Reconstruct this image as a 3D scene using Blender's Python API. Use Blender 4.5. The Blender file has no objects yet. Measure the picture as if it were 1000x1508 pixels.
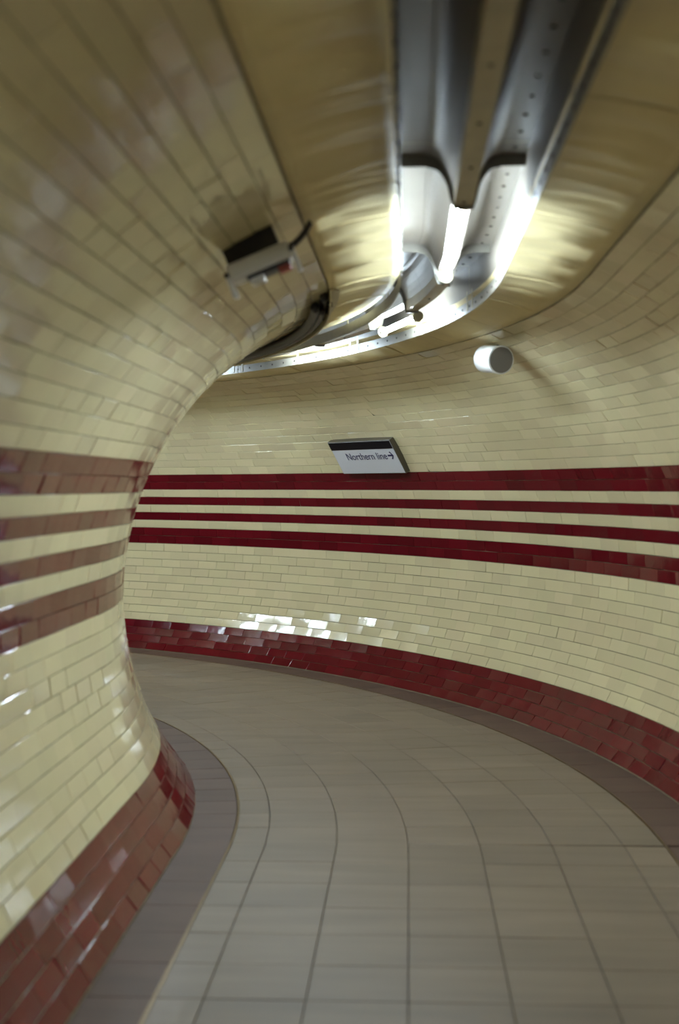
import bpy, math, random
import numpy as np
from mathutils import Matrix, Vector

random.seed(7)
rng = np.random.default_rng(7)
scene = bpy.context.scene
col = scene.collection

# ------------------------------------------------------------------ camera, world, exposure
EYE = 1.5                                   # eye height above the floor
FPX = 2045.0                                # focal length in pixels of the 1000x1508 frame (about a 49 mm lens)
cam_data = bpy.data.cameras.new('camera')
cam_data.sensor_fit = 'VERTICAL'
cam_data.sensor_height = 36.0
cam_data.sensor_width = 36.0 * 1000 / 1508
cam_data.lens = FPX / 1508 * 36.0
cam_data.clip_start = 0.05
cam_data.clip_end = 100
cam_data.dof.use_dof = True
cam_data.dof.focus_distance = 11.0
cam_data.dof.aperture_fstop = 1.9
cam = bpy.data.objects.new('camera', cam_data)
cam.location = (0, 0, EYE)
cam.rotation_euler = (math.radians(90 - 1.04), 0, math.radians(2.86))
col.objects.link(cam)
scene.camera = cam

world = bpy.data.worlds.new('underground')
scene.world = world
world.use_nodes = True
world.node_tree.nodes['Background'].inputs[0].default_value = (0.010, 0.009, 0.007, 1)
world.node_tree.nodes['Background'].inputs[1].default_value = 1.0

scene.view_settings.view_transform = 'Standard'
scene.view_settings.look = 'None'
scene.view_settings.gamma = 1
scene.view_settings.use_curve_mapping = False
scene.view_settings.exposure = 2.38
TUBE_STRENGTH = 36.0
TUBE_COLOR = (0.73, 0.885, 1.0)

# ------------------------------------------------------------------ tunnel geometry
XC = 0.19          # x of the tunnel axis in the straight part
R = 1.49           # bore radius
ZC = 0.959         # height of the bore centre above the floor
S0 = 5.65          # the bend starts here
RC = 7.3           # radius of the bend at the axis
S_MIN, S_MAX = -4.0, 17.2
TRO = -0.015       # offset of the lighting trough from the axis


def phi_of(s):
    return max(0.0, (s - S0) / RC)


def pt(s, off, z):
    """path length s, offset to the outer side, height -> world point"""
    if s <= S0:
        return Vector((XC + off, s, z))
    p = (s - S0) / RC
    return Vector((XC - RC + (RC + off) * math.cos(p), S0 + (RC + off) * math.sin(p), z))


def tangent(s):
    p = phi_of(s)
    return Vector((-math.sin(p), math.cos(p), 0))


def outward(s):
    p = phi_of(s)
    return Vector((math.cos(p), math.sin(p), 0))


def project(P):
    """frame pixel of a point, only used to rank pieces by how large they show"""
    if P.y < 0.3:
        return None
    return 602 + FPX * P.x / P.y, 717 - FPX * (P.z - EYE) / P.y


# ------------------------------------------------------------------ materials
def mat(name, base, rough=0.5, metallic=0.0, ior=1.5, spec=0.5, vary=0.0, hue=0.0, noise=None, bump=None, coat=0.0):
    m = bpy.data.materials.new(name)
    m.use_nodes = True
    nt = m.node_tree
    b = nt.nodes['Principled BSDF']
    b.inputs['Base Color'].default_value = (*base, 1)
    b.inputs['Roughness'].default_value = rough
    b.inputs['Metallic'].default_value = metallic
    b.inputs['IOR'].default_value = ior
    b.inputs['Specular IOR Level'].default_value = spec
    b.inputs['Coat Weight'].default_value = coat
    b.inputs['Coat Roughness'].default_value = 0.2
    src = None
    if vary or hue:
        oi = nt.nodes.new('ShaderNodeObjectInfo')
        ge = nt.nodes.new('ShaderNodeNewGeometry')
        ad = nt.nodes.new('ShaderNodeMath'); ad.operation = 'ADD'
        fr = nt.nodes.new('ShaderNodeMath'); fr.operation = 'FRACT'
        nt.links.new(oi.outputs['Random'], ad.inputs[0])
        nt.links.new(ge.outputs['Random Per Island'], ad.inputs[1])
        nt.links.new(ad.outputs[0], fr.inputs[0])
        hs = nt.nodes.new('ShaderNodeHueSaturation')
        hs.inputs['Color'].default_value = (*base, 1)
        mr = nt.nodes.new('ShaderNodeMapRange')
        mr.inputs['To Min'].default_value = 1 - vary
        mr.inputs['To Max'].default_value = 1 + vary
        nt.links.new(fr.outputs[0], mr.inputs['Value'])
        nt.links.new(mr.outputs[0], hs.inputs['Value'])
        if hue:
            ml = nt.nodes.new('ShaderNodeMath'); ml.operation = 'MULTIPLY'; ml.inputs[1].default_value = 7.31
            f2 = nt.nodes.new('ShaderNodeMath'); f2.operation = 'FRACT'
            mh = nt.nodes.new('ShaderNodeMapRange')
            mh.inputs['To Min'].default_value = 0.5 - hue
            mh.inputs['To Max'].default_value = 0.5 + hue * 0.4
            nt.links.new(fr.outputs[0], ml.inputs[0]); nt.links.new(ml.outputs[0], f2.inputs[0])
            nt.links.new(f2.outputs[0], mh.inputs['Value']); nt.links.new(mh.outputs[0], hs.inputs['Hue'])
        src = hs.outputs['Color']
    if noise:
        scale, lo, hi, stretch = noise
        tc = nt.nodes.new('ShaderNodeTexCoord')
        mp = nt.nodes.new('ShaderNodeMapping'); mp.inputs['Scale'].default_value = stretch
        geo = nt.nodes.new('ShaderNodeNewGeometry')
        nz = nt.nodes.new('ShaderNodeTexNoise'); nz.inputs['Scale'].default_value = scale; nz.inputs['Detail'].default_value = 5
        nt.links.new(geo.outputs['Position'], mp.inputs['Vector'])
        nt.links.new(mp.outputs[0], nz.inputs['Vector'])
        cr = nt.nodes.new('ShaderNodeMapRange')
        cr.inputs['From Min'].default_value = 0.3; cr.inputs['From Max'].default_value = 0.7
        cr.inputs['To Min'].default_value = lo; cr.inputs['To Max'].default_value = hi
        nt.links.new(nz.outputs['Fac'], cr.inputs['Value'])
        vm = nt.nodes.new('ShaderNodeVectorMath'); vm.operation = 'SCALE'
        if src: nt.links.new(src, vm.inputs[0])
        else: vm.inputs[0].default_value = base
        nt.links.new(cr.outputs[0], vm.inputs['Scale'])
        src = vm.outputs[0]
    if src: nt.links.new(src, b.inputs['Base Color'])
    if bump:
        bscale, bstr, bdist = bump
        geo2 = nt.nodes.new('ShaderNodeNewGeometry')
        bn = nt.nodes.new('ShaderNodeTexNoise'); bn.inputs['Scale'].default_value = bscale; bn.inputs['Detail'].default_value = 2
        nt.links.new(geo2.outputs['Position'], bn.inputs['Vector'])
        bp = nt.nodes.new('ShaderNodeBump'); bp.inputs['Strength'].default_value = bstr; bp.inputs['Distance'].default_value = bdist
        nt.links.new(bn.outputs['Fac'], bp.inputs['Height'])
        nt.links.new(bp.outputs[0], b.inputs['Normal'])
    return m


M = {}
M['cream'] = mat('cream_glaze', (0.70, 0.622, 0.382), rough=0.09, vary=0.06, hue=0.008, bump=(9.0, 0.25, 0.004))
M['red'] = mat('oxblood_glaze', (0.125, 0.0045, 0.0095), rough=0.10, spec=0.30, vary=0.16, bump=(9.0, 0.25, 0.004))
M['grout'] = mat('dirty_grout', (0.20, 0.168, 0.105), rough=0.9, noise=(6, 0.8, 1.15, (1, 1, 1)))
M['plaster'] = mat('cream_ceiling_paint', (0.76, 0.64, 0.34), rough=0.6, noise=(2.2, 0.86, 1.08, (1, 1, 1)))
M['floor'] = mat('stone_floor', (0.188, 0.142, 0.100), rough=0.45, vary=0.09, noise=(3.0, 0.84, 1.12, (0.5, 3.0, 1)))
M['border'] = mat('dark_floor_border', (0.108, 0.064, 0.047), rough=0.55, spec=0.35, vary=0.10, noise=(3.0, 0.85, 1.1, (0.6, 2.5, 1)))
M['joint'] = mat('floor_joint', (0.085, 0.072, 0.055), rough=0.9)
M['brass'] = mat('worn_brass', (0.22, 0.145, 0.06), rough=0.36, metallic=1.0)
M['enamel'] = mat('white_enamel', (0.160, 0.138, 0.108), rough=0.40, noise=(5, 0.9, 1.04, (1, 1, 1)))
M['rail_enamel'] = mat('white_rail_enamel', (0.17, 0.155, 0.125), rough=0.42, noise=(9, 0.85, 1.05, (1, 1, 1)))
M['old_enamel'] = mat('yellowed_enamel', (0.42, 0.36, 0.22), rough=0.38, noise=(7, 0.8, 1.1, (1, 1, 1)))
M['rail_enamel2'] = mat('cream_rail_paint', (0.56, 0.49, 0.30), rough=0.4, noise=(8, 0.8, 1.08, (1, 1, 1)))
M['dark'] = mat('black_plastic_and_shade', (0.012, 0.010, 0.012), rough=0.45)  # also colours the added shade tubes behind the edge rail
M['bolt'] = mat('dark_bolt', (0.035, 0.026, 0.022), rough=0.6)
M['white_plastic'] = mat('white_plastic', (0.70, 0.70, 0.68), rough=0.35)
M['grille'] = mat('grey_speaker_grille', (0.15, 0.135, 0.115), rough=0.6)
M['rust'] = mat('rust_red_label', (0.30, 0.05, 0.03), rough=0.6)
M['sign_white'] = mat('sign_white_enamel', (0.66, 0.67, 0.72), rough=0.25)
M['sign_black'] = mat('sign_black_enamel', (0.005, 0.004, 0.008), rough=0.3, spec=0.2)
M['sign_frame'] = mat('sign_bronze_frame', (0.085, 0.070, 0.045), rough=0.45)
M['sign_ink'] = mat('sign_navy_ink', (0.018, 0.012, 0.075), rough=0.4)

mt = bpy.data.materials.new('lit_tube'); mt.use_nodes = True
ntt = mt.node_tree
for n in list(ntt.nodes): ntt.nodes.remove(n)
em = ntt.nodes.new('ShaderNodeEmission'); out = ntt.nodes.new('ShaderNodeOutputMaterial')
em.inputs['Color'].default_value = (*TUBE_COLOR, 1); em.inputs['Strength'].default_value = TUBE_STRENGTH
ntt.links.new(em.outputs[0], out.inputs['Surface'])
M['tube'] = mt


# ------------------------------------------------------------------ helpers
def make_mesh(name, verts, faces, mats, smooth=False, mat_idx=None):
    me = bpy.data.meshes.new(name)
    me.from_pydata([tuple(v) for v in verts], [], faces)
    for m in (mats if isinstance(mats, (list, tuple)) else [mats]):
        me.materials.append(m)
    if mat_idx is not None:
        me.polygons.foreach_set('material_index', mat_idx)
    if smooth:
        me.polygons.foreach_set('use_smooth', [True] * len(me.polygons))
    me.update()
    return me


def link(name, me, parent=None, label=None, cat=None, group=None, kind=None):
    o = bpy.data.objects.new(name, me)
    col.objects.link(o)
    if parent: o.parent = parent
    if label: o['label'] = label
    if cat: o['category'] = cat
    if group: o['group'] = group
    if kind: o['kind'] = kind
    return o


def empty(name, loc, label, cat, group=None, kind=None):
    o = link(name, None, None, label, cat, group, kind)
    o.location = loc
    o.empty_display_size = 0.1
    return o


def put(o, parent):
    """parent an object built in world coordinates to a thing that stands elsewhere"""
    o.parent = parent
    o.matrix_parent_inverse = parent.matrix_basis.inverted() if parent.parent is None else (parent.parent.matrix_basis @ parent.matrix_parent_inverse @ parent.matrix_basis).inverted()
    return o


def stations(s0, s1, ds):
    n = max(1, int(math.ceil((s1 - s0) / ds)))
    return [s0 + (s1 - s0) * i / n for i in range(n + 1)]


def sweep(name, prof, s0, s1, m, ds=0.15, closed=False, caps=False, parent=None, smooth=False, flip=False):
    """sweep a profile of (offset, height) along the tunnel"""
    st = stations(s0, s1, ds)
    n = len(prof)
    v = [pt(s, u, z) for s in st for (u, z) in prof]
    f = []
    for i in range(len(st) - 1):
        for j in range(n if closed else n - 1):
            a, b = i * n + j, i * n + (j + 1) % n
            q = (a, b, b + n, a + n)
            f.append(q[::-1] if flip else q)
    if caps and closed:
        f.append(tuple(range(n))[::-1]); f.append(tuple(range((len(st) - 1) * n, len(st) * n)))
    me = make_mesh(name, v, f, m, smooth)
    o = link(name, me)
    if parent: put(o, parent)
    return o


def box_verts(x0, x1, y0, y1, z0, z1, bev=0.0):
    """box with its +z edges chamfered"""
    b = bev
    v = [(x0, y0, z0), (x1, y0, z0), (x1, y1, z0), (x0, y1, z0),
         (x0, y0, z1 - b), (x1, y0, z1 - b), (x1, y1, z1 - b), (x0, y1, z1 - b)]
    f = [(0, 3, 2, 1)]
    for i in range(4):
        j = (i + 1) % 4
        f.append((i, j, j + 4, i + 4))
    if b > 0:
        v += [(x0 + b, y0 + b, z1), (x1 - b, y0 + b, z1), (x1 - b, y1 - b, z1), (x0 + b, y1 - b, z1)]
        for i in range(4):
            j = (i + 1) % 4
            f.append((i + 4, j + 4, j + 8, i + 8))
        f.append((8, 9, 10, 11))
    else:
        f.append((4, 5, 6, 7))
    return v, f


def rounded_box(name, lx, ly, lz, r, m, seg=3):
    """box with all vertical (z) edges and rims rounded, centred on x and y, z from 0 to lz"""
    ring = []
    for cx, cy, a0 in ((lx / 2 - r, ly / 2 - r, 0), (-lx / 2 + r, ly / 2 - r, 90), (-lx / 2 + r, -ly / 2 + r, 180), (lx / 2 - r, -ly / 2 + r, 270)):
        for k in range(seg + 1):
            a = math.radians(a0 + 90 * k / seg)
            ring.append((cx + r * math.cos(a), cy + r * math.sin(a)))
    e = min(r, lz / 2) * 0.6
    levels = [(0, 1.0), (lz - e, 1.0), (lz - e * 0.3, 1 - e * 0.3 / (lx / 2)), (lz, 1 - e / (lx / 2))]
    v, f, n = [], [], len(ring)
    for z, k in levels:
        ins = (1 - k) * lx / 2
        for (x, y) in ring:
            L = math.hypot(x, y)
            v.append((x - math.copysign(min(ins, abs(x)), x), y - math.copysign(min(ins, abs(y)), y), z))
    for l in range(len(levels) - 1):
        for j in range(n):
            a, b = l * n + j, l * n + (j + 1) % n
            f.append((a, b, b + n, a + n))
    f.append(tuple(range(n))[::-1]); f.append(tuple(range((len(levels) - 1) * n, len(levels) * n)))
    return make_mesh(name, v, f, m)


def cylinder(name, p0, p1, r0, m, r1=None, seg=20, caps=True, smooth=True):
    p0, p1 = Vector(p0), Vector(p1)
    r1 = r0 if r1 is None else r1
    d = (p1 - p0).normalized()
    a = d.orthogonal().normalized(); b = d.cross(a)
    v, f = [], []
    for p, r in ((p0, r0), (p1, r1)):
        for k in range(seg):
            t = 2 * math.pi * k / seg
            v.append(p + (a * math.cos(t) + b * math.sin(t)) * r)
    for k in range(seg):
        j = (k + 1) % seg
        f.append((k, j, j + seg, k + seg))
    me_caps = []
    if caps:
        f.append(tuple(range(seg))[::-1]); f.append(tuple(range(seg, 2 * seg)))
    me = make_mesh(name, v, f, m)
    if smooth:
        fl = [True] * seg + ([False, False] if caps else [])
        me.polygons.foreach_set('use_smooth', fl)
    return me


# ------------------------------------------------------------------ walls of glazed tiles
PITCH = 0.0745
DTH = PITCH / R                     # angle of one course
TH_BAND = math.radians(26.0)        # top edge of the red bands
TILE_L, TILE_H, TILE_T = 0.235, 0.0745, 0.0048


def course_theta(k):                # upper edge of course k (0 is the band top)
    return TH_BAND + k * DTH


def is_red(k):                      # course that lies below upper edge k
    return k in (0, -1, -3, -5, -7, -8) or k <= -19


def wall_shell(name, sg, label):
    prof = []
    n = 44
    t0, t1 = math.radians(-40.1), math.radians(70.0)
    for i in range(n + 1):
        t = t0 + (t1 - t0) * i / n
        prof.append((sg * R * math.cos(t), ZC + R * math.sin(t)))
    o = sweep(name, prof, S_MIN, S_MAX, M['grout'], ds=0.12, smooth=True, flip=(sg < 0))
    o['label'] = label; o['category'] = 'wall'; o['kind'] = 'structure'
    return o


def tile_mesh(name, m, l=TILE_L - 0.0018, h=TILE_H - 0.0032):
    v, f = box_verts(-l / 2, l / 2, -h / 2, h / 2, -0.004, TILE_T, 0.0009)
    return v, f[1:], make_mesh(name, v, f[1:], m)


TV, TF, TILE_CREAM = tile_mesh('tile_cream', M['cream'])
_, _, TILE_RED = tile_mesh('tile_red', M['red'])
_, _, TILE_CREAM2 = tile_mesh('tile_cream_cut', M['cream'], TILE_L * 0.62)


def lay_tiles(wall, sg):
    items = []
    for k in range(15, -23, -1):
        th = course_theta(k - 0.5)
        off = sg * R * math.cos(th)
        scale = (RC + off) / RC
        s = S_MIN + (0.0 if k % 2 else TILE_L / 2) + random.uniform(-0.02, 0.02) + (0.03 if k % 5 == 0 else 0)
        while s < S_MAX - 0.2:
            step = TILE_L / (scale if s > S0 else 1.0)
            c = s + step / 2
            p = pt(c, off, ZC + R * math.sin(th))
            o = outward(c); t = tangent(c)
            n = (-sg * math.cos(th)) * o + Vector((0, 0, -math.sin(th)))
            up = (-sg * math.sin(th)) * o + Vector((0, 0, math.cos(th)))
            x = t if sg < 0 else -t
            # every tile sits a little out of true
            tx = random.gauss(0, 0.008); ty = random.gauss(0, 0.0115 if sg < 0 else 0.0175)
            n2 = (n + up * ty + x * tx).normalized()
            x2 = (x - n2 * x.dot(n2)).normalized()
            y2 = n2.cross(x2)
            q = p + n * random.uniform(-0.0005, 0.0006) + up * random.uniform(-0.0004, 0.0004)
            mx = Matrix((( x2.x, y2.x, n2.x, q.x), (x2.y, y2.y, n2.y, q.y), (x2.z, y2.z, n2.z, q.z), (0, 0, 0, 1)))
            # how large it shows
            size = 0.0
            uv = project(q)
            if uv and -30 < uv[0] < 1030 and -30 < uv[1] < 1540 and (sg < 0 or uv[0] > 185):
                v = Vector((0, 0, EYE)) - q
                size = max(0.0, n.dot(v.normalized())) / v.length_squared
            items.append((size, mx, is_red(k)))
            s += step
    items.sort(key=lambda it: -it[0])
    for size, mx, red in items[:300]:
        o = link('tile', TILE_RED if red else TILE_CREAM, wall)
        o.matrix_basis = mx
    rest = items[300:]
    tv = np.array(TV); nv = len(tv)
    V = np.empty((len(rest) * nv, 3)); F = []; MI = []
    for i, (size, mx, red) in enumerate(rest):
        A = np.array(mx)
        V[i * nv:(i + 1) * nv] = tv @ A[:3, :3].T + A[:3, 3]
        F += [tuple(a + i * nv for a in f) for f in TF]
        MI += [1 if red else 0] * len(TF)
    me = make_mesh('tile_field', V.tolist(), F, [M['cream'], M['red']], mat_idx=MI)
    link('tile_field', me, wall, kind='stuff')


wall_left = wall_shell('wall_left', -1, 'inner curved wall of cream glazed tiles with oxblood red bands, turning left')
wall_right = wall_shell('wall_right', 1, 'outer curved wall of cream glazed tiles with oxblood red bands and red skirting')
lay_tiles(wall_left, -1)
lay_tiles(wall_right, 1)

# ------------------------------------------------------------------ floor
HW = math.sqrt(R * R - ZC * ZC)
LX, RX = -HW, HW                                                  # floor edges as offsets from the axis
cols_x = [-0.746, -0.6, -0.3, 0.0, 0.3, 0.6, 0.9, 1.076]          # straight-part x of the long joints
cols_o = [x - XC for x in cols_x]
floor = sweep('floor', [(LX - 0.03, -0.014), (RX + 0.03, -0.014)], S_MIN, S_MAX, M['joint'], ds=0.15, flip=True)
floor['label'] = 'floor of pale stone slabs curving left with a darker border along each wall'
floor['category'] = 'floor'; floor['kind'] = 'structure'
GAP = 0.003


def floor_piece_mesh(o0, o1, ang, ln, m, name):
    """slab centred on its own origin: local x outward, y along the tunnel"""
    oc = (o0 + o1) / 2
    def P(o, a):
        if ang is None: return (o - oc, a)
        return ((RC + o) * math.cos(a) - (RC + oc), (RC + o) * math.sin(a))
    g = GAP / 2; b = 0.0015
    def ring(ins, z):
        e0, e1 = o0 + g + ins, o1 - g - ins
        if ang is None:
            a0, a1 = -ln / 2 + g + ins, ln / 2 - g - ins
            return [(*P(e0, a0), z), (*P(e1, a0), z), (*P(e1, a1), z), (*P(e0, a1), z)]
        a = ang / 2
        r = []
        for e, s in ((e0, -1), (e1, -1), (e1, 1), (e0, 1)):
            aa = s * (a - (g + ins) / (RC + e))
            r.append((*P(e, aa), z))
        return r
    v = ring(0, -0.014) + ring(0, -b) + ring(b, 0.0)
    f = []
    for l in range(2):
        for i in range(4):
            j = (i + 1) % 4
            f.append((l * 4 + i, l * 4 + j, l * 4 + j + 4, l * 4 + i + 4))
    f.append((8, 9, 10, 11))
    return v, f, make_mesh(name, v, f, m)


strips = [(LX, cols_o[0] - 0.004, 'border')] + [(cols_o[i] + (0.004 if i == 0 else 0), cols_o[i + 1] - (0.004 if i == 6 else 0), 'floor') for i in range(7)] + [(cols_o[7] + 0.004, RX, 'border')]
fl_items = []
SL = 0.30
ANG = SL / RC
cache = {}
for ci, (o0, o1, mk) in enumerate(strips):
    oc = (o0 + o1) / 2
    cache[ci, 0] = floor_piece_mesh(o0, o1, None, SL, M[mk], 'slab')
    cache[ci, 1] = floor_piece_mesh(o0, o1, ANG, None, M[mk], 'slab')
    SJ = 5.82                                    # a cross joint lies here
    for i in range(int((SJ - S_MIN) / SL)):
        fl_items.append((ci, 0, SJ - SL * (i + 0.5)))
    for i in range(int((S_MAX - SJ) / SL)):
        fl_items.append((ci, 1, SJ + SL * (i + 0.5)))
ranked = []
for ci, bend, s in fl_items:
    oc = (strips[ci][0] + strips[ci][1]) / 2
    p = pt(s, oc, random.uniform(-0.0006, 0.0004))
    uv = project(p)
    size = 0
    if uv and -60 < uv[0] < 1060 and uv[1] < 1560 and uv[0] > 190:
        v = Vector((0, 0, EYE)) - p
        size = v.normalized().z / v.length_squared * (strips[ci][1] - strips[ci][0])
    mx = Matrix.Translation(p) @ Matrix.Rotation(phi_of(s), 4, 'Z') @ Matrix.Rotation(random.gauss(0, 0.0016), 4, 'X') @ Matrix.Rotation(random.gauss(0, 0.0016), 4, 'Y')
    ranked.append((size, ci, bend, mx))
ranked.sort(key=lambda t: -t[0])
for size, ci, bend, mx in ranked[:300]:
    o = link('border_slab' if strips[ci][2] == 'border' else 'floor_slab', cache[ci, bend][2], floor)
    o.matrix_basis = mx
V, F, MI = [], [], []
for size, ci, bend, mx in ranked[300:]:
    v, f, _ = cache[ci, bend]
    b0 = len(V)
    V += [mx @ Vector(p) for p in v]
    F += [tuple(a + b0 for a in q) for q in f]
    MI += [1 if strips[ci][2] == 'border' else 0] * len(f)
link('slab_field', make_mesh('slab_field', V, F, [M['floor'], M['border']], mat_idx=MI), floor, kind='stuff')
for o_ in (cols_o[0], cols_o[7]):
    s_ = sweep('brass_strip', [(o_ - 0.0035, -0.012), (o_ - 0.0035, 0.0012), (o_ + 0.0035, 0.0012), (o_ + 0.0035, -0.012)], S_MIN, S_MAX, M['brass'], ds=0.1, closed=True, flip=True)
    s_.parent = floor
    s_['label'] = 'thin brass dividing strip'

# ------------------------------------------------------------------ ceiling strip above the tiled walls
TR_HW = 0.205                          # half width of the trough
def bore_z(off): return ZC + math.sqrt(R * R - off * off)
EDGE = R * math.cos(math.radians(69.3))
arc = [math.radians(66.0) + math.radians(48.0) * i / 24 for i in range(25)]
ceil_prof = [(-(R + 0.24) * math.cos(a), ZC + (R + 0.24) * math.sin(a)) for a in arc]
ceiling = sweep('ceiling', ceil_prof, S_MIN, S_MAX, M['plaster'], ds=0.2, smooth=True)
ceiling['label'] = 'painted crown of the tunnel above the tiles, carrying the lighting trough'
ceiling['category'] = 'ceiling'; ceiling['kind'] = 'structure'


def smooth_noise(n, length, amp, seed):
    r = np.random.default_rng(seed)
    k = int(n / length) + 4
    c = r.normal(0, amp, k)
    x = np.arange(n) / length
    i = x.astype(int); t = x - i; t = t * t * (3 - 2 * t)
    return c[i] * (1 - t) + c[i + 1] * t


def ceiling_panel(s0, s1, o0, o1, seed):
    ds = 0.02
    st = stations(s0 + 0.0022, s1 - 0.0022, ds)
    nu = 9
    A1 = smooth_noise(len(st), 2.5, 0.0042, seed) + smooth_noise(len(st), 6.0, 0.0065, seed + 1)
    A2 = smooth_noise(len(st), 4.0, 0.0012, seed + 2)
    outer = o0 > 0
    v, f = [], []
    for i, s in enumerate(st):
        for j in range(nu):
            w = j / (nu - 1)
            u = o0 + (o1 - o0) * w
            wt = w if outer else 1 - w              # 0 at the trough, 1 at the tiles
            d = A1[i] * (wt / 0.75 if wt < 0.75 else (1 - wt) / 0.25) + A2[i] * math.sin(2 * math.pi * wt)
            v.append(pt(s, u, bore_z(u) - 0.004 + d))
    nb = len(v)
    for i, s in enumerate(st):                 # upper skin gives the panel its thickness
        for j in range(nu):
            u = o0 + (o1 - o0) * j / (nu - 1)
            v.append(pt(s, u, bore_z(u) + 0.012))
    for i in range(len(st) - 1):
        for j in range(nu - 1):
            a = i * nu + j
            f.append((a, a + nu, a + nu + 1, a + 1))
            f.append((nb + a, nb + a + 1, nb + a + nu + 1, nb + a + nu))
    for i in range(len(st) - 1):
        a = i * nu; f.append((a, nb + a, nb + a + nu, a + nu))
        a = i * nu + nu - 1; f.append((a, a + nu, nb + a + nu, nb + a))
    for j in range(nu - 1):
        a = j; f.append((a, a + 1, nb + a + 1, nb + a))
        a = (len(st) - 1) * nu + j; f.append((a, nb + a, nb + a + 1, a + 1))
    o = link('ceiling_panel', make_mesh('ceiling_panel', v, f, M['plaster'], smooth=False), ceiling)
    nlow = (len(st) - 1) * (nu - 1) * 2
    sm = [i < nlow and i % 2 == 0 for i in range(len(o.data.polygons))]
    o.data.polygons.foreach_set('use_smooth', sm)


brk = [S_MIN, -2.6, -1.2, 0.3, 1.8, 3.35, 4.72, 6.05, 6.75, 7.45, 8.15, 8.85, 9.55, 10.25, 10.95, 11.65, 12.8, 14.2, 15.6, S_MAX]
for i in range(len(brk) - 1):
    for side, (a, b) in enumerate(((-EDGE, TRO - TR_HW - 0.002), (TRO + TR_HW + 0.002, EDGE))):
        ceiling_panel(brk[i], brk[i + 1], a, b, 100 + i * 100 + side * 50)

# steel edge angle along the inner side of the crown in the bend
edge_rail = empty('edge_rail', pt(7.4, -0.52, bore_z(0.52)), 'cream bolted steel edge angle with black tubes added as gap shade behind it, round the inner bend', 'rail')
EO = -0.520
web = put(sweep('web', [(EO - 0.003, bore_z(0.52) - 0.085), (EO + 0.003, bore_z(0.52) - 0.085), (EO + 0.003, bore_z(0.52) - 0.008), (EO - 0.003, bore_z(0.52) - 0.008)], 6.0, 10.6, M['rail_enamel2'], ds=0.08, closed=True, caps=True), edge_rail)
put(sweep('flange', [(EO - 0.003, bore_z(0.52) - 0.013), (EO + 0.040, bore_z(0.52) - 0.013), (EO + 0.040, bore_z(0.52) - 0.008), (EO - 0.003, bore_z(0.52) - 0.008)], 6.0, 10.6, M['rail_enamel2'], ds=0.08, closed=True, caps=True), edge_rail)
BOLT = cylinder('bolt', (0, 0, 0), (0, 0, 1), 1.0, M['bolt'], r1=0.78, seg=8, smooth=False)
def add_bolt(p, n, r, h, parent):
    o = link('bolt', BOLT)
    q = Vector(n).to_track_quat('Z', 'Y')
    o.matrix_basis = Matrix.LocRotScale(Vector(p), q, Vector((r, r, h)))
    put(o, parent)
    return o
s = 6.2
while s < 10.5:
    add_bolt(pt(s, EO - 0.003, bore_z(0.52) - 0.048), -outward(s), 0.013, 0.007, web)
    add_bolt(pt(s, EO + 0.003, bore_z(0.52) - 0.048), outward(s), 0.013, 0.007, web)
    s += 0.27
# black tubes added as the dark shade in the gap between edge rail and tiles
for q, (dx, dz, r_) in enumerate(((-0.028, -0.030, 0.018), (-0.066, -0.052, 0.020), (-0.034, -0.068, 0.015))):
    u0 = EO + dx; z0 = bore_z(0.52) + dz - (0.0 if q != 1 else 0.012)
    put(sweep('cable_or_gap_shade', [(u0 + r_ * math.cos(2 * math.pi * i / 10), z0 + r_ * math.sin(2 * math.pi * i / 10)) for i in range(10)], 6.05 + 0.1 * q, 10.6, M['dark'], ds=0.1, closed=True, caps=True, smooth=True), edge_rail)

# ------------------------------------------------------------------ lighting trough
CZ = bore_z(TR_HW)                       # ceiling height beside the trough
PZ = CZ + 0.135                          # upper plates of the trough
TZ = EYE + 0.918                         # height of the tubes
SPZ = TZ + 0.034                         # underside of the spine
trough = empty('lighting_trough', pt(2.5, TRO, CZ), 'long white enamelled metal lighting trough sunk in the crown of the tunnel ceiling', 'light trough')
lamps = [(-3.0, 0.75), (1.15, 0.75), (5.33, 0.765), (7.58, 0.34), (9.45, 0.42), (11.45, 0.44), (13.15, 0.44), (14.85, 0.44)]


def refl_profile(sg):
    """plate, seam, cove down to the spine; one side"""
    pts = [(sg * 0.203, CZ - 0.002), (sg * 0.200, PZ), (sg * 0.118, PZ), (sg * 0.116, PZ - 0.004)]
    for i in range(9):
        t = i / 8
        u = 0.113 - (0.113 - 0.032) * t
        z = PZ - 0.004 - (PZ - 0.004 - SPZ) * (t ** 2.4)
        pts.append((sg * u, z))
    return [(TRO + u, z) for u, z in pts]


tb = [S_MIN, -0.9, 2.15, 4.35, 6.75, 8.9, 10.6, 12.3, 14.0, 15.7, S_MAX]
refl = {}
for i in range(len(tb) - 1):
    for sg in (-1, 1):
        refl[sg, i] = put(sweep('reflector', refl_profile(sg), tb[i] + 0.002, tb[i + 1] - 0.002, M['enamel'], ds=0.1, flip=(sg > 0), smooth=False), trough)
sp = 0.032
put(sweep('spine', [(TRO - sp, SPZ), (TRO + sp, SPZ), (TRO + sp, PZ + 0.01), (TRO - sp, PZ + 0.01)], S_MIN, S_MAX, M['enamel'], ds=0.1, closed=True), trough)
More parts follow.
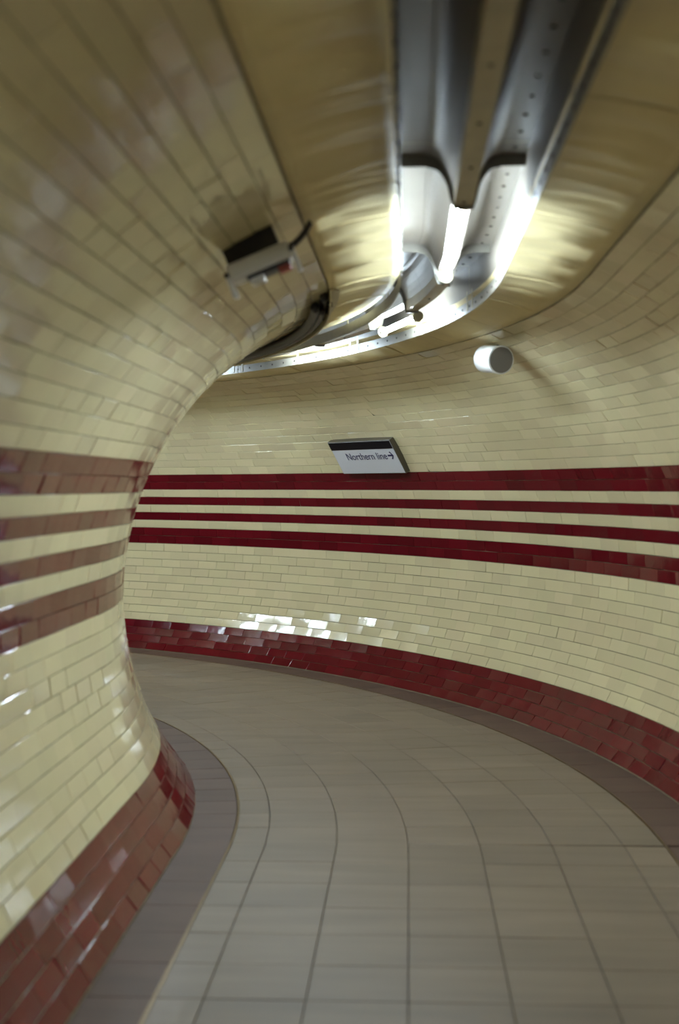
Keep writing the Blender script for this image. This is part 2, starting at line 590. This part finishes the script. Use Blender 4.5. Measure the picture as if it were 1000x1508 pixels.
# covers that fill the spine between lamps
ends = [(c - h - 0.05, c + h + 0.05) for c, h in lamps]
gaps = [(ends[i][1], ends[i + 1][0]) for i in range(len(ends) - 1)]
for a, b in gaps:
    cv = put(sweep('spine_cover', [(TRO - 0.030, TZ - 0.012), (TRO + 0.030, TZ - 0.012), (TRO + 0.033, SPZ), (TRO - 0.033, SPZ)], a, b, M['old_enamel'], ds=0.1, closed=True, caps=True), trough)
    s = a + 0.10
    while s < b:
        add_bolt(pt(s, TRO, TZ - 0.012), (0, 0, -1), 0.007, 0.004, cv)
        s += 0.48
# ribs that follow the reflector at both ends of each lamp and cut its light off
def end_rib(s_, depth=0.038, th=0.005):
    top = [(u, z) for u, z in refl_profile(-1)[1:]] + [(u, z) for u, z in refl_profile(1)[1:]][::-1]
    n_ = len(top)
    v_, f_ = [], []
    for ds_ in (-th / 2, th / 2):
        for (u, z) in top:
            v_.append(pt(s_ + ds_, u, z + 0.004))
        for (u, z) in top:
            dz = depth if abs(u - TRO) > 0.05 else 0.058
            v_.append(pt(s_ + ds_, u, z - dz))
    for j in range(n_ - 1):
        f_.append((j, j + 1, n_ + j + 1, n_ + j))
        f_.append((2 * n_ + j, 3 * n_ + j, 3 * n_ + j + 1, 2 * n_ + j + 1))
        f_.append((n_ + j, n_ + j + 1, 3 * n_ + j + 1, 3 * n_ + j))
    f_.append((0, n_, 3 * n_, 2 * n_)); f_.append((n_ - 1, 3 * n_ - 1, 4 * n_ - 1, 2 * n_ - 1))
    return put(link('end_rib', make_mesh('end_rib', v_, f_, M['rail_enamel'])), trough)
for c, h in lamps:
    end_rib(c - h - 0.055); end_rib(c + h + 0.055)
# side rails hung below the ceiling, leaving a slot above them
RZ0, RZ1 = EYE + 0.850, EYE + 0.905
rails = {}
for sg in (-1, 1):
    uo = TRO + sg * (TR_HW + 0.004)
    ui = TRO + sg * (TR_HW - 0.0)
    for i in range(len(tb) - 1):
        rails[sg, i] = put(sweep('side_rail', [(ui, RZ0), (uo, RZ0), (uo, RZ1), (ui, RZ1)], tb[i] + 0.0015, tb[i + 1] - 0.0015, M['rail_enamel'], ds=0.1, closed=True, caps=True, flip=(sg < 0)), trough)
        # hanger straps carry the rail
        for s in (tb[i] + 0.06, (tb[i] + tb[i + 1]) / 2, tb[i + 1] - 0.06):
            put(sweep('hanger', [(ui - sg * 0.003, RZ0 + 0.008), (ui, RZ0 + 0.008), (ui, CZ + 0.02), (ui - sg * 0.003, CZ + 0.02)], s - 0.012, s + 0.012, M['old_enamel'], ds=0.05, closed=True, caps=True, flip=(sg < 0)), trough)
    s = 2.6
    while s < 11:
        add_bolt(pt(s, ui, (RZ0 + RZ1) / 2), outward(s) * -sg, 0.0065, 0.004, rails[sg, max(i for i in range(len(tb) - 1) if tb[i] <= s)])
        s += 0.16
# perforated cable tray inside the right of the trough
s = 2.7
while s < 7.6:
    add_bolt(pt(s, TRO + 0.160, PZ), (0, 0, -1), 0.008, 0.004, refl[1, max(i for i in range(len(tb) - 1) if tb[i] <= s)])
    s += 0.19

LAMP_LABELS = ['lit fluorescent tube furthest back in the straight ceiling trough', 'lit fluorescent tube overhead in the trough, before the long visible one',
               'long lit fluorescent tube in the straight part of the ceiling trough', 'short lit fluorescent tube at the start of the bend, second along the trough',
               'lit fluorescent tube deeper in the bend, hidden above the trough rail', 'lit fluorescent tube round the bend, fourth along the trough',
               'lit fluorescent tube round the bend, fifth along the trough', 'lit fluorescent tube round the bend, last along the trough']
for i, (c, h) in enumerate(lamps):
    near_bend = S0 < c < 8.5                   # this lamp hangs a little lower and nearer the outer rail
    lo = TRO + (0.035 if near_bend else 0.0); lz = TZ - (0.038 if near_bend else -0.006)
    a, b = pt(c - h, lo, lz), pt(c + h, lo, lz)
    mid = (a + b) / 2; d = (b - a).normalized()
    L = empty('fluorescent_lamp', mid, LAMP_LABELS[i], 'lamp', 'fluorescent lamps in the ceiling trough')
    put(link('tube', cylinder('tube', a, b, 0.0145, M['tube'], seg=18)), L)
    for e, sgn in ((a, -1), (b, 1)):
        put(link('end_cap', cylinder('end_cap', e, e + d * sgn * 0.022, 0.0152, M['white_plastic'], seg=16)), L)
        put(link('lampholder', cylinder('lampholder', e + d * sgn * 0.022, e + d * sgn * 0.048, 0.030, M['old_enamel'], r1=0.026, seg=20)), L)

# ------------------------------------------------------------------ direction sign on the outer wall
sg_s = S0 + RC * math.radians(37.2)
th = TH_BAND + 0.018 + 0.5 * 0.285 / R
n = -math.cos(th) * outward(sg_s) + Vector((0, 0, -math.sin(th)))
up = -math.sin(th) * outward(sg_s) + Vector((0, 0, math.cos(th)))
xr = up.cross(n)                       # to the reader's right
p = pt(sg_s, R * math.cos(th), ZC + R * math.sin(th)) + n * 0.012
sign = empty('wall_sign', p, 'white and black Northern line direction sign with arrow, fixed above the red bands', 'sign')
sign.matrix_basis = Matrix(((xr.x, up.x, n.x, p.x), (xr.y, up.y, n.y, p.y), (xr.z, up.z, n.z, p.z), (0, 0, 0, 1)))
SW, SH = 0.82, 0.285
def child_box(name, x0, x1, y0, y1, z0, z1, m, parent, bev=0.0):
    v, f = box_verts(x0, x1, y0, y1, z0, z1, bev)
    return link(name, make_mesh(name, v, f, m), parent)
child_box('frame', -SW / 2 - 0.008, SW / 2 + 0.008, -SH / 2 - 0.006, SH / 2 + 0.006, -0.02, 0.048, M['sign_frame'], sign, 0.003)
panel = child_box('panel', -SW / 2, SW / 2, -SH / 2, SH / 2, 0.044, 0.0505, M['sign_white'], sign)
child_box('top_band', -SW / 2, SW / 2, SH / 2 - 0.068, SH / 2, 0.0506, 0.0525, M['sign_black'], panel)
cu = bpy.data.curves.new('lettering', 'FONT')
cu.body = 'Northern line'
cu.size = 0.088
cu.extrude = 0.0008
cu.align_x = 'LEFT'
tmp = bpy.data.objects.new('tmp_text', cu)
col.objects.link(tmp)
bpy.context.view_layer.update()
me = bpy.data.meshes.new_from_object(tmp.evaluated_get(bpy.context.evaluated_depsgraph_get()))
bpy.data.objects.remove(tmp)
me.materials.clear(); me.materials.append(M['sign_ink'])
xs = [v.co.x for v in me.vertices]
wtxt = max(xs) - min(xs)
txt = link('lettering', me, panel, label='navy lettering reading Northern line')
kx = 0.53 / wtxt
txt.scale = (kx, 1, 1)
txt.location = (SW / 2 - 0.125 - 0.53 - min(xs) * kx, -0.018, 0.0512)
v = []
ax0, ax1, ay, t = SW / 2 - 0.108, SW / 2 - 0.036, 0.013, 0.007
poly = [(ax0, ay - t), (ax1 - 0.018, ay - t), (ax1 - 0.040, ay - 0.030), (ax1 - 0.026, ay - 0.034), (ax1, ay), (ax1 - 0.026, ay + 0.034), (ax1 - 0.040, ay + 0.030), (ax1 - 0.018, ay + t), (ax0, ay + t)]
v = [(x, y, 0.0504) for x, y in poly] + [(x, y, 0.0520) for x, y in poly]
k = len(poly)
f = [tuple(range(k, 2 * k))] + [(i, (i + 1) % k, (i + 1) % k + k, i + k) for i in range(k)]
link('arrow', make_mesh('arrow', v, f, M['sign_ink']), panel, label='navy arrow pointing right')

# ------------------------------------------------------------------ round loudspeaker on the outer haunch
def frame_matrix(p, x, y, z):
    return Matrix(((x.x, y.x, z.x, p.x), (x.y, y.y, z.y, p.y), (x.z, y.z, z.z, p.z), (0, 0, 0, 1)))

# ray of the photo's disc meets the haunch of the outer wall here
spk_s = S0 + RC * 0.285
spk_th = math.radians(64.0)
wp = pt(spk_s, R * math.cos(spk_th), ZC + R * math.sin(spk_th))
wn = -math.cos(spk_th) * outward(spk_s) + Vector((0, 0, -math.sin(spk_th)))
ax = (-tangent(spk_s) + outward(spk_s) * 0.05 + Vector((0, 0, -0.10))).normalized()
ax = Vector((0.42, -0.90, -0.12)).normalized()     # the face looks back along the tunnel
c0 = wp + wn * 0.090
spk = empty('round_loudspeaker', c0, 'round white drum loudspeaker with grey grille high on the tiled bend', 'loudspeaker')
rr = 0.078
put(link('drum', cylinder('drum', c0 - ax * 0.11, c0 + ax * 0.07, rr, M['white_plastic'], seg=36)), spk)
put(link('grille', cylinder('grille', c0 + ax * 0.068, c0 + ax * 0.074, rr * 0.93, M['grille'], seg=36)), spk)
rimv = []
put(link('rim', cylinder('rim', c0 + ax * 0.055, c0 + ax * 0.071, rr * 1.03, M['white_plastic'], seg=36)), spk)
put(link('bracket', cylinder('bracket', c0 - ax * 0.02 - wn * 0.06, c0 - ax * 0.02 - wn * 0.135, 0.016, M['dark'], seg=10)), spk)
put(link('mounting_plate', cylinder('mounting_plate', c0 - ax * 0.02 - wn * 0.098, c0 - ax * 0.02 - wn * 0.110, 0.05, M['dark'], seg=16)), spk)

# ------------------------------------------------------------------ box fitting high on the inner wall
bx_th = math.radians(62.3)
bx_s = 4.34
bp = pt(bx_s, -R * math.cos(bx_th), ZC + R * math.sin(bx_th))
bn = Vector((math.cos(bx_th), 0, -math.sin(bx_th)))
bup = Vector((math.sin(bx_th), 0, math.cos(bx_th)))       # up the wall towards the crown
fit = empty('wall_fitting', bp, 'small black box fitting with white casing and two arms, high on tiled inner wall', 'box fitting')
# local x = up the wall, y = back along the tunnel towards the viewer, z = out from the wall
fy_ = bn.cross(bup)
fit.matrix_basis = frame_matrix(bp + bn * 0.006, bup, fy_, bn) @ Matrix.Rotation(math.radians(-5), 4, 'Y')
YS = -1 if fy_.y > 0 else 1            # sign of the local y that faces the viewer
def fbox(name, x0, x1, near, far, z0, z1, m, bev=0.003):
    ya, yb = sorted((YS * near, -YS * far))
    return child_box(name, x0, x1, ya, yb, z0, z1, m, fit, bev)
fbox('body', -0.090, 0.082, 0.045, 0.07, -0.02, 0.058, M['dark'], 0.004)
cov = link('casing', rounded_box('casing', 0.205, 0.115, 0.052, 0.014, M['white_plastic']), fit)
cov.location = (0.004, 0.0, 0.058)
for xx in (-0.104, 0.112):
    fbox('bracket_arm', xx - 0.008, xx + 0.008, 0.050, -0.028, 0.080, 0.162, M['white_plastic'], 0.004)
    fbox('bracket_knuckle', xx - 0.009, xx + 0.006, 0.053, -0.020, 0.078, 0.094, M['bolt'], 0.003)
fbox('lower_case', -0.050, 0.092, 0.040, 0.05, 0.108, 0.122, M['dark'])
fbox('label_plate', 0.050, 0.090, 0.038, 0.03, 0.120, 0.135, M['rust'])
fbox('foot', -0.045, 0.000, 0.038, 0.03, 0.120, 0.138, M['white_plastic'])
v, f = [], []
path = [(0.085, 0.070), (0.125, 0.066), (0.150, 0.056), (0.175, 0.042), (0.200, 0.022)]
for (x, z) in path:
    for k in range(8):
        a = 2 * math.pi * k / 8
        v.append((x + 0.003 * math.sin(a), -YS * 0.01 + 0.010 * math.cos(a), z + 0.010 * math.sin(a)))
for i in range(len(path) - 1):
    for k in range(8):
        j = (k + 1) % 8
        f.append((i * 8 + k, i * 8 + j, i * 8 + 8 + j, i * 8 + 8 + k))
f.append(tuple(range(8))); f.append(tuple(range(len(v) - 8, len(v))))
link('cable_or_gap_shade', make_mesh('cable_or_gap_shade', v, f, M['dark'], smooth=True), fit)  # the fitting's own cable, up to the ceiling strip
